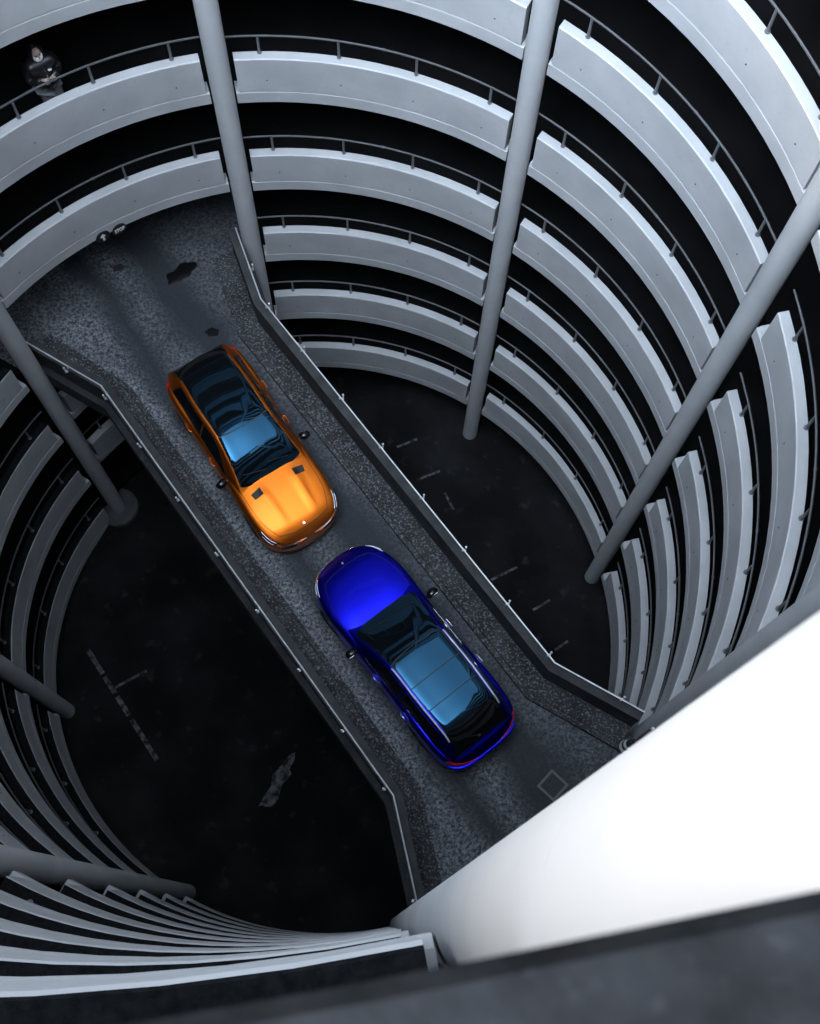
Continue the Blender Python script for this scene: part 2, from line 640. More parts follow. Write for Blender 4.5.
# deck: swept between the two rails, its ends following the sloping ramps
bm = bmesh.new()
NV = 16
rows = []
Ls, Rs = dense(DECK_L, 6), dense(RAIL_R, 6)
for i in range(len(Ls)):
    t = i / 6
    row = []
    for j in range(NV + 1):
        v = j / NV
        a, b = Vector(Ls[i]), Vector(Rs[i])
        pt = a.lerp(b, v)
        w = max(0, 1 - t) if t < 1 else max(0, t - 2)
        if w > 0:
            d0, d1 = (DEG_L0, DEG_R0) if t < 1 else (DEG_L1, DEG_R1)
            arc = pol(RI, d0 + (d1 - d0) * v, 0)
            chord = Vector(((DECK_L[0] if t < 1 else DECK_L[3]))).lerp(Vector((RAIL_R[0] if t < 1 else RAIL_R[3])), v)
            pt = pt + Vector((arc.x - chord.x, arc.y - chord.y, 0)) * w
        row.append(Vector((pt.x, pt.y, ZF + pt.z)))
    rows.append(row)
T = add_grid(bm, rows)
B = add_grid(bm, [[p - Vector((0, 0, .42)) for p in r] for r in rows])
for j in (0, NV):
    for i in range(len(T) - 1):
        bm.faces.new((T[i][j], T[i + 1][j], B[i + 1][j], B[i][j]))
for i in (0, len(T) - 1):
    for j in range(NV):
        bm.faces.new((T[i][j], T[i][j + 1], B[i][j + 1], B[i][j]))
struct('floor_bridge_road', bm, M['road'], loc=(0, 0, ZF))

# the lit road beyond each end of the bridge
for name, n, da, db in (('floor_far_landing', 3, 107.6, 152), ('floor_near_landing', 2, -72, -27)):
    bm = bmesh.new()
    rows = []
    for d in np.linspace(da, db, 16):
        rows.append([pol(r, d, lip(n, d) - LIP + .006) for r in np.linspace(RI - .002, 12.5, 8)])
    T = add_grid(bm, rows)
    B = add_grid(bm, [[p - Vector((0, 0, .004)) for p in r] for r in rows])
    for j in (0, 7):
        for i in range(15):
            bm.faces.new((T[i][j], T[i + 1][j], B[i + 1][j], B[i][j]))
    for i in (0, 15):
        for j in range(7):
            bm.faces.new((T[i][j], T[i][j + 1], B[i][j + 1], B[i][j]))
    struct(name, bm, M['road'], loc=(0, 0, ZF))

PW = .17
WALL_R = RAIL_R[:3] + [(6.42, -3.045, z_r1 * .9)]
for side, rail, sgn, lab in (('left', RAIL_L, 1, 'low concrete parapet along the left side of the bridge, with bright steel rail'),
                             ('right', WALL_R, -1, 'low concrete parapet along the right side of the bridge, with bright steel rail')):
    # shorten the ends to the well's rim
    rl = [tuple(r) for r in rail]
    base = Vector(((rl[1][0] + rl[2][0]) / 2, (rl[1][1] + rl[2][1]) / 2, ZF))
    t = thing('bridge_parapet', lab, 'parapet', base, 0, 'parapets of the bridge')
    bm = bmesh.new()
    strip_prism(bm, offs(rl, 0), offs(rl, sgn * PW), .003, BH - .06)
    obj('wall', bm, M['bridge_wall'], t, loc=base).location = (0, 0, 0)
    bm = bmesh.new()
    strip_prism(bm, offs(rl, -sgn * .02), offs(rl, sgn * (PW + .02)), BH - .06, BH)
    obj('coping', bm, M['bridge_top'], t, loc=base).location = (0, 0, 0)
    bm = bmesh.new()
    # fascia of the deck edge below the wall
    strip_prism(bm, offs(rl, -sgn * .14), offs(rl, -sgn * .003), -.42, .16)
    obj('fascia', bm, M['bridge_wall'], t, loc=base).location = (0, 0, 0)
    bm = bmesh.new()
    pts = [(p[0], p[1], ZF + p[2] + BH + .10) for p in dense(offs(rl, sgn * .02), 4)]
    add_tube(bm, pts, .016, 8)
    hr = obj('handrail', bm, M['rail_bright'], t, loc=base)
    hr.location = (0, 0, 0)
    A, Bq = Vector(rl[1]), Vector(rl[2])
    spots = [A.lerp(Bq, k) for k in (.02, .15, .29, .43, .57, .71, .85, .98)] + [Vector(rl[0]).lerp(A, .55), Bq.lerp(Vector(rl[3]), .75)]
    dirn = (Bq - A).normalized()
    nrm = Vector((-dirn.y, dirn.x, 0)) * sgn
    for q in spots:
        p = q + nrm * .02
        bm = bmesh.new()
        add_tube(bm, [(p.x, p.y, ZF + q.z + BH + .001), (p.x, p.y, ZF + q.z + BH + .10)], .02, 8)
        o = obj('post', bm, M['rail_bright'], hr, loc=base)
        o.location = (0, 0, 0)
        bm = bmesh.new()
        pp = q - nrm * .06
        add_tube(bm, [(pp.x, pp.y, ZF + q.z + BH - .12), (pp.x, pp.y, ZF + q.z + BH + .07)], .016, 8)
        add_lathe(bm, [(.001, .11), (.018, .105), (.024, .085), (.018, .065), (.010, .06)], (pp.x, pp.y, ZF + q.z + BH), 12)
        add_box(bm, (q.x - nrm.x * .035, q.y - nrm.y * .035, ZF + q.z + BH - .09), (.05, .05, .05))
        o = obj('bracket', bm, M['rail_bright'], hr, loc=base)
        o.location = (0, 0, 0)

# sidewalks with kerbs
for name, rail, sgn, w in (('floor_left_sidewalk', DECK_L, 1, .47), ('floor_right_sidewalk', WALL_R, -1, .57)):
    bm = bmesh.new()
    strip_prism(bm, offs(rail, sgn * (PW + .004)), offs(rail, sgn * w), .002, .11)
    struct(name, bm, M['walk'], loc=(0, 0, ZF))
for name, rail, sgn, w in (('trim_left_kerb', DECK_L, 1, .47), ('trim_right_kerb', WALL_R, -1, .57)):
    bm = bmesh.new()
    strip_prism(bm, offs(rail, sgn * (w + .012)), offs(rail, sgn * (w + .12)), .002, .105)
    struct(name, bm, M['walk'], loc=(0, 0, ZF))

# ------------------------------------------------------------------ cars
def cat1(knots, x):
    """Catmull-Rom through (x, value) knots"""
    xs = [k[0] for k in knots]
    if x <= xs[0]:
        return knots[0][1]
    if x >= xs[-1]:
        return knots[-1][1]
    i = max(j for j in range(len(xs) - 1) if xs[j] <= x)
    x0, x1 = xs[i], xs[i + 1]
    t = (x - x0) / (x1 - x0)
    y = [k[1] for k in knots]
    m0 = (y[i + 1] - y[i - 1]) / (xs[i + 1] - xs[i - 1]) if i > 0 else (y[1] - y[0]) / (xs[1] - xs[0])
    m1 = (y[i + 2] - y[i]) / (xs[i + 2] - xs[i]) if i + 2 < len(xs) else (y[-1] - y[-2]) / (xs[-1] - xs[-2])
    h = x1 - x0
    return ((2 * t ** 3 - 3 * t ** 2 + 1) * y[i] + (t ** 3 - 2 * t ** 2 + t) * h * m0 +
            (-2 * t ** 3 + 3 * t ** 2) * y[i + 1] + (t ** 3 - t ** 2) * h * m1)


def cat_poly(P, s):
    n = len(P)
    s = max(0, min(s, n - 1 - 1e-6))
    i = int(s)
    t = s - i
    p0 = P[i - 1] if i > 0 else (-P[1][0], P[1][1])
    p1, p2 = P[i], P[i + 1]
    p3 = P[i + 2] if i + 2 < n else P[i + 1]
    return tuple(.5 * (2 * p1[k] + (p2[k] - p0[k]) * t + (2 * p0[k] - 5 * p1[k] + 4 * p2[k] - p3[k]) * t * t +
                       (3 * p1[k] - p0[k] - 3 * p2[k] + p3[k]) * t ** 3) for k in (0, 1))


class CarShape:
    def __init__(self, L=4.75, W=1.84, zc=None, zs=None, zr=None, bulge=0.0, nose=3.0, wt=None):
        self.L2, self.W2, self.bulge, self.nose = L / 2, W / 2, bulge, nose
        self.zc_k, self.zs_k, self.zr_k, self.wt_k = zc, zs, zr, wt
        self.hw_k = [(-self.L2, .93), (-1.9, .975), (-1.35, 1.0), (-.4, .965), (.5, .965), (1.35, .995), (1.7, .98), (self.L2, .955)]

    def hw(self, x):
        w = cat1(self.hw_k, x) * self.W2
        if x > 1.35:
            t = min((x - 1.35) / (self.L2 - 1.35), 1)
            w *= max(1 - t ** self.nose, 0) ** (1 / 2.9)
        if x < -1.6:
            t = min((-1.6 - x) / (self.L2 - 1.6), 1)
            w *= max(1 - t ** 4.5, 0) ** (1 / 3.0)
        return w

    def B(self, x, s):
        """lower body; s = 0 bonnet centre ... 9 underside centre, negative s = other side"""
        sg = -1 if s < 0 else 1
        hw = self.hw(x)
        zc, zs = cat1(self.zc_k, x), cat1(self.zs_k, x)
        P = [(0, zc), (.45 * hw, zc - .006), (.76 * hw, zc - .32 * (zc - zs) - .01), (.925 * hw, zs), (.985 * hw, zs - .13),
             (hw, min(.56, zs - .22)), (.985 * hw, .36), (.94 * hw, .22), (.5 * hw, .19), (0, .19)]
        y, z = cat_poly(P, abs(s))
        if self.bulge and abs(s) < 2:
            for yc in (.40,):
                yy = yc - .05 * (x - .8)
                w = max(0, min((x - .92) / .25, 1)) * max(0, min((2.08 - x) / .5, 1))
                z += self.bulge * w * math.exp(-((y - yy) / .045) ** 2)
        return Vector((x, sg * max(y, 0), z))

    def G(self, x, s):
        """glasshouse; s = 0 roof centre ... 4 belt line"""
        sg = -1 if s < 0 else 1
        zr = cat1(self.zr_k, x)
        zb = .90
        wt = cat1(self.wt_k, x)
        wb = self.W2 * .905 * (1 if x > -1.7 else 1 - .22 * ((-1.7 - x) / (self.L2 - 1.7)) ** 2)
        if x > .3:
            wb *= 1 - .10 * ((x - .3) / .7) ** 2
        h = max(zr - zb, .01)
        k = min(1, h / .5)
        P = [(0, zr), (.5 * wt, zr - .008 * k - .003), (.88 * wt, zr - .034 * k), (wt + .035, zr - .12 * k), (wb, zb - .02)]
        y, z = cat_poly(P, abs(s))
        return Vector((x, sg * max(y, 0), z))


def fn_normal(fn, x, s):
    e = .01
    a = fn(x + e, s) - fn(x - e, s)
    b = fn(x, s + e) - fn(x, s - e)
    n = a.cross(b)
    if n.length < 1e-9:
        return Vector((0, 0, 1))
    return n.normalized()


def patch(bm, fn, uv, nu=16, nv=12, off=.005, mi=0):
    """raised panel over fn: uv(a, b) -> (x, s), a, b in 0..1, with a skirt down to the surface"""
    top, low = [], []
    for i in range(nu + 1):
        rt, rl = [], []
        for j in range(nv + 1):
            x, s = uv(i / nu, j / nv)
            p = fn(x, s)
            n = fn_normal(fn, x, s)
            c = Vector((p.x, 0, .6))
            if n.dot(p - c) < 0:
                n = -n
            rt.append(p + n * off)
            rl.append(p - n * .008)
        top.append(rt)
        low.append(rl)
    V = add_grid(bm, top, mi=mi)
    for row in V:
        for v in row:
            for f in v.link_faces:
                f.smooth = True
    ring = [(i, 0) for i in range(nu)] + [(nu, j) for j in range(nv)] + [(i, nv) for i in range(nu, 0, -1)] + [(0, j) for j in range(nv, 0, -1)]
    lows = [bm.verts.new(low[i][j]) for i, j in ring]
    m = len(ring)
    for k in range(m):
        a, b = ring[k], ring[(k + 1) % m]
        f = bm.faces.new((V[a[0]][a[1]], V[b[0]][b[1]], lows[(k + 1) % m], lows[k]))
        f.material_index = mi
    f = bm.faces.new(lows[::-1])
    f.material_index = mi


def quad_uv(c00, c10, c11, c01, bow0=0.0, bow1=0.0):
    """bilinear patch; a runs from (c00,c01) edge to (c10,c11) edge; bow curves those edges in x"""
    def f(a, b):
        x = (c00[0] * (1 - b) + c01[0] * b) * (1 - a) + (c10[0] * (1 - b) + c11[0] * b) * a
        s = (c00[1] * (1 - b) + c01[1] * b) * (1 - a) + (c10[1] * (1 - b) + c11[1] * b) * a
        k = 4 * b * (1 - b)
        return x + (bow0 * (1 - a) + bow1 * a) * k, s
    return f


def line_tube(bm, fn, pts, r, off=.0, seg=8, n=14):
    out = []
    for (x0, s0), (x1, s1) in zip(pts[:-1], pts[1:]):
        for k in range(n):
            t = k / n
            x, s = x0 + (x1 - x0) * t, s0 + (s1 - s0) * t
            p = fn(x, s)
            nn = fn_normal(fn, x, s)
            if nn.dot(p - Vector((p.x, 0, .6))) < 0:
                nn = -nn
            out.append(p + nn * off)
    out.append(fn(*pts[-1]) + Vector((0, 0, off)))
    add_tube(bm, out, r, seg)


M['glass'] = mat('sky_tinted_car_glass', (.004, .006, .008), .03, 0, Specular_IOR_Level=.5, IOR=1.72, Specular_Tint=(.15, .55, 1.0, 1))  # blue specular tint stands in for the sky's blue in the reflections
M['black_gloss'] = mat('gloss_black_trim', (.004, .004, .005), .12, 0)
M['black_matt'] = mat('matt_black_plastic', (.008, .008, .009), .55)
M['tyre'] = mat('tyre_rubber', (.008, .008, .008), .8)
M['alloy'] = mat('dark_alloy', (.12, .12, .13), .35, .8)
M['chrome'] = mat('polished_chrome', (.8, .81, .83), .12, 1.0)
M['satin'] = mat('satin_aluminium', (.85, .86, .88), .35, .5)
M['lens'] = mat('headlamp_lens', (.03, .032, .036), .08, 0)
M['led'] = mat('daytime_light_strip', (.85, .88, .92), .25, 0)
M['tail'] = mat('red_tail_lens', (.80, .015, .025), .15, 0)
M['orange'] = mat('orange_metallic_paint', (.82, .20, .018), .42, 1.0, Coat_Weight=.1, Coat_Roughness=.06)
M['blue'] = mat('blue_metallic_paint', (.010, .012, .70), .30, 1.0, Coat_Weight=.08, Coat_Roughness=.06)


def build_car(name, label, paint, sh, loc, heading, style):
    t = thing(name, label, 'car', loc, heading)
    B, G = sh.B, sh.G
    L2, W2 = sh.L2, sh.W2
    pm = M[paint]
    # ---- lower body with wheel openings
    bm = bmesh.new()
    NX = 110
    xs = [L2 * math.sin((k / NX - .5) * PI) * 1.0 for k in range(NX + 1)]
    ss = [9 * k / 44 for k in range(45)]
    rows = []
    for x in xs:
        ring = [B(x, s) for s in ss] + [B(x, -s) for s in ss[-2:0:-1]]
        rows.append(ring)
    n = len(rows[0])
    V = [[bm.verts.new(p) for p in r] for r in rows]
    for i in range(NX):
        for j in range(n):
            f = bm.faces.new((V[i][j], V[i + 1][j], V[i + 1][(j + 1) % n], V[i][(j + 1) % n]))
            f.smooth = True
    bmesh.ops.remove_doubles(bm, verts=bm.verts[:], dist=.0004)
    body = obj('body', bm, [pm, M['black_matt']], t)
    axles = (style['front_axle'], style['rear_axle'])
    bmc = bmesh.new()
    for ax in axles:
        for sy in (-1, 1):
            r = bmesh.ops.create_cone(bmc, cap_ends=True, segments=40, radius1=.37, radius2=.37, depth=.5)
            bmesh.ops.transform(bmc, verts=r['verts'], matrix=Matrix.Translation((ax, sy * (W2 - .02), .33)) @ Matrix.Rotation(PI / 2, 4, 'X'))
    me = bpy.data.meshes.new('cut')
    for f in bmc.faces:
        f.material_index = 1
    bmc.to_mesh(me)
    bmc.free()
    me.materials.append(pm)
    me.materials.append(M['black_matt'])
    cut = bpy.data.objects.new('cut', me)
    C.objects.link(cut)
    md = body.modifiers.new('b', 'BOOLEAN')
    md.operation = 'DIFFERENCE'
    md.object = cut
    md.solver = 'EXACT'
    t_loc, t_rot = t.location.copy(), t.rotation_euler.copy()
    t.location, t.rotation_euler = (0, 0, 0), (0, 0, 0)
    bpy.context.view_layer.update()
    dg = bpy.context.evaluated_depsgraph_get()
    nm = bpy.data.meshes.new_from_object(body.evaluated_get(dg))
    body.modifiers.clear()
    body.data = nm
    nm.name = 'body'
    bpy.data.objects.remove(cut)
    t.location, t.rotation_euler = t_loc, t_rot
    # ---- glasshouse shell
    bm = bmesh.new()
    gx = np.linspace(style['g_rear'], style['g_front'], 70)
    sgs = np.linspace(-4, 4, 57)
    T = add_grid(bm, [[G(x, s) for s in sgs] for x in gx])
    for f in bm.faces:
        f.smooth = True
    bl = [[bm.verts.new((v.co.x, v.co.y * .98, .86)) for v in (r[0], r[-1])] for r in T]
    for i in range(len(T) - 1):
        bm.faces.new((T[i][0], T[i + 1][0], bl[i + 1][0], bl[i][0]))
        bm.faces.new((T[i][-1], T[i + 1][-1], bl[i + 1][1], bl[i][1]))
        bm.faces.new((bl[i][0], bl[i + 1][0], bl[i + 1][1], bl[i][1]))
    for i in (0, len(T) - 1):
        bm.faces.new([v for v in T[i]] + [bl[i][1], bl[i][0]])
    obj('cabin_shell', bm, style.get('shell', pm), t)
    # ---- glass and roof panels
    bm = bmesh.new()
    patch(bm, G, quad_uv((style['ws_base'], -2.55), (style['ws_top'], -2.18), (style['ws_top'], 2.18), (style['ws_base'], 2.55), style['ws_bow'], style['ws_bow2']), 24, 30, .006)
    ws = obj('windscreen', bm, M['glass'], t)
    bm = bmesh.new()
    patch(bm, G, quad_uv((style['ws_top'] + .10, -2.16), (style['roof'][-1][1] - .10, -2.06), (style['roof'][-1][1] - .10, 2.06), (style['ws_top'] + .10, 2.16)), 40, 26, .0025)
    obj('roof_seal', bm, M['black_matt'], t)
    for (x0, x1, w, mt, nm_) in style['roof']:
        bm = bmesh.new()
        patch(bm, G, quad_uv((x0, -w), (x1, -w), (x1, w), (x0, w), *((style['ws_bow2'], 0) if x0 == style['roof'][0][0] else (0, 0))), 20, 26, .007)
        obj(nm_, bm, M[mt] if mt in M else pm, t)
    for sy in (1, -1):
        for (xa, xb, xc, xd) in style['side']:
            bm = bmesh.new()
            patch(bm, G, quad_uv((xa, sy * 3.82), (xb, sy * 3.82), (xd, sy * 2.95), (xc, sy * 2.95)), 16, 8, .005)
            obj('side_window', bm, M['glass'], t)
    bm = bmesh.new()
    x0, x1, w0, w1 = style['rear_win']
    patch(bm, G, quad_uv((x0, -w0), (x1, -w1), (x1, w1), (x0, w0)), 12, 20, .006)
    rw = obj('rear_window', bm, M['glass'], t)
    bm = bmesh.new()
    p = G((x0 + x1) / 2 - .06, .15)
    q = G(x1 - .02, 1.3)
    add_tube(bm, [p + Vector((0, 0, .02)), q + Vector((0, 0, .025))], .011, 6)
    add_box(bm, p + Vector((0, 0, .015)), (.05, .05, .03))
    obj('rear_wiper', bm, M['black_matt'], rw)
    # wipers on the windscreen
    for a, b in (((style['ws_base'] - .05, -.25), (style['ws_base'] - .16, -1.7)), ((style['ws_base'] - .06, 1.35), (style['ws_base'] - .14, .1))):
        bm = bmesh.new()
        line_tube(bm, G, [a, b], .009, .018)
        obj('wiper', bm, M['black_matt'], ws)
    # rear spoiler
    bm = bmesh.new()
    xr = style['spoiler']
    pts = [[G(xr + .20 * a, s) + Vector((-.09 * (1 - a) + .13 * (1 - a) * (s / 2.3) ** 2, 0, .012 + .015 * (1 - a))) for s in np.linspace(-2.3, 2.3, 25)] for a in np.linspace(0, 1, 5)]
    T = add_grid(bm, pts)
    Bt = add_grid(bm, [[p - Vector((0, 0, .035)) for p in r] for r in pts])
    for i in range(4):
        for j in (0, 24):
            bm.faces.new((T[i][j], T[i + 1][j], Bt[i + 1][j], Bt[i][j]))
    for j in range(24):
        for i in (0, 4):
            bm.faces.new((T[i][j], T[i][j + 1], Bt[i][j + 1], Bt[i][j]))
    for f in bm.faces:
        f.smooth = True
    obj('rear_spoiler', bm, style['spoiler_mat'] and M[style['spoiler_mat']] or pm, t)
    # ---- bonnet seams, doors
    bm = bmesh.new()
    for sy in (1, -1):
        line_tube(bm, B, [(style['ws_base'] + .02, sy * 2.35), (1.6, sy * 2.2), (2.06, sy * 1.75)], .005, .0)
    line_tube(bm, B, [(2.06, -1.75), (2.12, -.9), (2.14, 0), (2.12, .9), (2.06, 1.75)], .005, .0)
    obj('bonnet_seam', bm, M['black_matt'], t)
    for sy in (1, -1):
        for xd0, xd1 in ((.72, -.28), (-.28, -1.2)):
            bm = bmesh.new()
            line_tube(bm, B, [(xd0, sy * 3.1), (xd0 - .02, sy * 6.3)], .004, .0)
            line_tube(bm, B, [(xd1, sy * 3.1), (xd1 - .02, sy * 6.3)], .004, .0)
            obj('door_seam', bm, M['black_matt'], t)
            bm = bmesh.new()
            c = B(xd1 + .22, sy * 3.9)
            add_tube(bm, [c + Vector((-.10, sy * .004, 0)), c + Vector((-.08, sy * .04, .005)), c + Vector((.08, sy * .04, .005)), c + Vector((.10, sy * .004, 0))], .013, 8)
            obj('door_handle', bm, style['handle'] and M[style['handle']] or pm, t)
        # mirror
        bm = bmesh.new()
        mb = [Vector((style['mirror'], sy * (W2 - .08), .97)), Vector((style['mirror'] - .01, sy * (W2 + .01), .985))]
        add_tube(bm, mb, [.035, .028], 8)
        r = bmesh.ops.create_icosphere(bm, subdivisions=3, radius=1)
        for v in r['verts']:
            c = v.co
            c.x = max(c.x, -.55)
            v.co = Vector((c.x * .10, c.y * .125, c.z * .075))
        bmesh.ops.transform(bm, verts=r['verts'], matrix=Matrix.Translation((style['mirror'], sy * (W2 + .06), 1.0)) @ Matrix.Rotation(-sy * .18, 4, 'Z'))
        for f in bm.faces:
            f.smooth = True
        mo = obj('mirror', bm, M[style['mirror_mat']], t)
        bm = bmesh.new()
        add_box(bm, (style['mirror'] - .058, sy * (W2 + .06), .995), (.004, .17, .085))
        obj('mirror_glass', bm, M['chrome'], mo)
        # headlamps
        bm = bmesh.new()
        patch(bm, B, quad_uv((L2 - .54, sy * 2.9), (L2 - .17, sy * 2.85), (L2 - .17, sy * 3.6), (L2 - .50, sy * 3.45)), 14, 8, .006)
        hl = obj('headlamp', bm, M['lens'], t)
        bm = bmesh.new()
        line_tube(bm, B, [(L2 - .52, sy * 2.95), (L2 - .30, sy * 2.92), (L2 - .18, sy * 2.95)], .009, .008)
        line_tube(bm, B, [(L2 - .44, sy * 3.38), (L2 - .20, sy * 3.5)], .009, .008)
        obj('light_strip', bm, M['led'], hl)
        # tail lamps
        bm = bmesh.new()
        patch(bm, B, quad_uv((-L2 + .26, sy * 3.0), (-L2 + .010, sy * 2.6), (-L2 + .010, sy * 3.9), (-L2 + .30, sy * 3.6)), 18, 8, .010)
        tl = obj('tail_lamp', bm, M['tail'], t)
        # wheels
        for ax in axles:
            bm = bmesh.new()
            prof = [(.20, -.10), (.30, -.115), (.325, -.10), (.335, -.05), (.335, .05), (.325, .10), (.30, .115), (.20, .10)]
            V = add_lathe(bm, prof, (0, 0, 0), 40)
            for k in range(40):
                bm.faces.new((V[k][0], V[(k + 1) % 40][0], V[(k + 1) % 40][-1], V[k][-1]))
            bmesh.ops.transform(bm, verts=bm.verts[:], matrix=Matrix.Translation((ax, sy * (W2 - .135), .337)) @ Matrix.Rotation(PI / 2, 4, 'X'))
            wh = obj('wheel', bm, M['tyre'], t)
            bm = bmesh.new()
            yo = sy * (W2 - .05)
            for k in range(5):
                a = 2 * PI * k / 5
                for da in (-.13, .13):
                    add_tube(bm, [(ax + .05 * math.cos(a), yo, .337 + .05 * math.sin(a)), (ax + .20 * math.cos(a + da), yo - sy * .01, .337 + .20 * math.sin(a + da))], [.022, .014], 6)
            r = bmesh.ops.create_cone(bm, cap_ends=True, segments=20, radius1=.06, radius2=.05, depth=.04)
            bmesh.ops.transform(bm, verts=r['verts'], matrix=Matrix.Translation((ax, yo, .337)) @ Matrix.Rotation(-sy * PI / 2, 4, 'X'))
            rim = add_tube(bm, [(ax + .205 * math.cos(2 * PI * k / 32), yo, .337 + .205 * math.sin(2 * PI * k / 32)) for k in range(33)], .012, 6)
            obj('rim', bm, M['alloy'], wh)
    # grille, bumper intake, splitter
    bm = bmesh.new()
    patch(bm, B, quad_uv((L2 - .10, 3.35), (L2 - .012, 3.3), (L2 - .012, 5.0), (L2 - .10, 5.0)), 10, 8, .006)
    patch(bm, B, quad_uv((L2 - .10, -3.35), (L2 - .012, -3.3), (L2 - .012, -5.0), (L2 - .10, -5.0)), 10, 8, .006)
    gr = obj('grille', bm, M['black_gloss'], t)
    bm = bmesh.new()
    line_tube(bm, B, [(L2 - .20, -3.25), (L2 - .05, -3.5), (L2 - .0005, -3.6)], .013, .012)
    line_tube(bm, B, [(L2 - .20, 3.25), (L2 - .05, 3.5), (L2 - .0005, 3.6)], .013, .012)
    obj('grille_bar', bm, M['chrome'], gr)
    bm = bmesh.new()
    out = []
    for k in range(25):
        s = -1 + 2 * k / 24
        yy = s * W2 * .93
        xx = 1.55 + (L2 - 1.55 + .04) * (1 - abs(s) ** 3.2) ** (1 / 2.4)
        out.append((xx, yy))
    T = add_grid(bm, [[(x * 1.0 - dx, y, z) for x, y in out] for dx, z in ((0, .19), (0, .225), (.10, .225), (.10, .19))], True)
    for j in (0, 24):
        bm.faces.new([T[i][j] for i in range(4)])
    obj('front_splitter', bm, M['black_gloss'], t)
    bm = bmesh.new()
    c = B(L2 - .22, 0)
    r = bmesh.ops.create_cone(bm, cap_ends=True, segments=18, radius1=.026, radius2=.024, depth=.008)
    bmesh.ops.transform(bm, verts=r['verts'], matrix=Matrix.Translation(c + Vector((0, 0, .004))) @ Matrix.Rotation(.25, 4, 'Y'))
    obj('badge', bm, M['chrome'], t)
    # rear bumper step and exhausts
    bm = bmesh.new()
    out = []
    for k in range(25):
        s = -1 + 2 * k / 24
        out.append((-(1.75 + (L2 - 1.75 + .05) * (1 - abs(s) ** 4) ** (1 / 3)), s * W2 * .955))
    T = add_grid(bm, [[(x + dx, y, z) for x, y in out] for dx, z in ((0.012, .34), (0, .42), (.0, .58), (.03, .62), (.16, .63), (.16, .34))], True)
    for f in bm.faces:
        f.smooth = True
    for j in (0, 24):
        bm.faces.new([T[i][j] for i in range(6)])
    obj('rear_bumper', bm, pm, t)
    # extras
    if style.get('vents'):
        for sy in (1, -1):
            bm = bmesh.new()
            patch(bm, B, quad_uv((1.16, sy * .90), (1.0, sy * .92), (1.04, sy * 1.66), (1.18, sy * 1.55)), 6, 10, .006)
            obj('bonnet_vent', bm, M['black_matt'], t)
    if style.get('rails'):
        for sy in (1, -1):
            bm = bmesh.new()
            xa, xb = style['rails']
            pts = [G(x, sy * 2.42) + Vector((0, 0, .03)) for x in np.linspace(xa, xb, 18)]
            pts = [G(xa + .06, sy * 2.42)] + pts + [G(xb - .06, sy * 2.42)]
            add_tube(bm, pts, .019, 8)
            obj('roof_rail', bm, M['satin'], t)
            bm = bmesh.new()
            line_tube(bm, G, [(.45, sy * 3.86), (-1.75, sy * 3.86)], .006, .006)
            obj('belt_trim', bm, M['chrome'], t)
    return t


orange_shape = CarShape(4.58, 1.84,
    zc=[(-2.29, .80), (-2.15, .93), (-1.8, .98), (.5, 1.0), (.9, .985), (1.4, .945), (1.9, .86), (2.12, .77), (2.29, .64)],
    zs=[(-2.29, .74), (-2.05, .90), (-1.4, .945), (-.5, .92), (.7, .90), (1.3, .875), (1.8, .79), (2.12, .70), (2.29, .60)],
    zr=[(-2.20, 1.00), (-2.07, 1.18), (-1.88, 1.325), (-1.5, 1.405), (-.9, 1.452), (-.45, 1.449), (-.2, 1.434), (.1, 1.370), (.4, 1.258), (.7, 1.09), (.85, .985), (1.0, .89)],
    wt=[(-2.20, .62), (-1.8, .60), (-1.0, .63), (-.3, .62), (.4, .66), (.85, .71), (1.0, .72)], bulge=.03, nose=4.4)
blue_shape = CarShape(4.86, 1.86,
    zc=[(-2.43, .80), (-2.25, .93), (-1.8, .98), (.4, 1.02), (.8, 1.005), (1.3, .965), (1.9, .86), (2.2, .75), (2.43, .60)],
    zs=[(-2.43, .74), (-2.15, .90), (-1.4, .95), (-.5, .93), (.7, .915), (1.3, .88), (1.8, .79), (2.2, .67), (2.43, .56)],
    zr=[(-2.22, 1.00), (-2.12, 1.14), (-1.93, 1.335), (-1.75, 1.425), (-1.3, 1.461), (-.85, 1.470), (-.4, 1.464), (-.15, 1.447), (.1, 1.37), (.4, 1.235), (.85, 1.02), (1.05, .93)],
    wt=[(-2.22, .64), (-1.9, .62), (-1.0, .645), (-.3, .64), (.4, .67), (.85, .72), (1.05, .73)], nose=2.7)

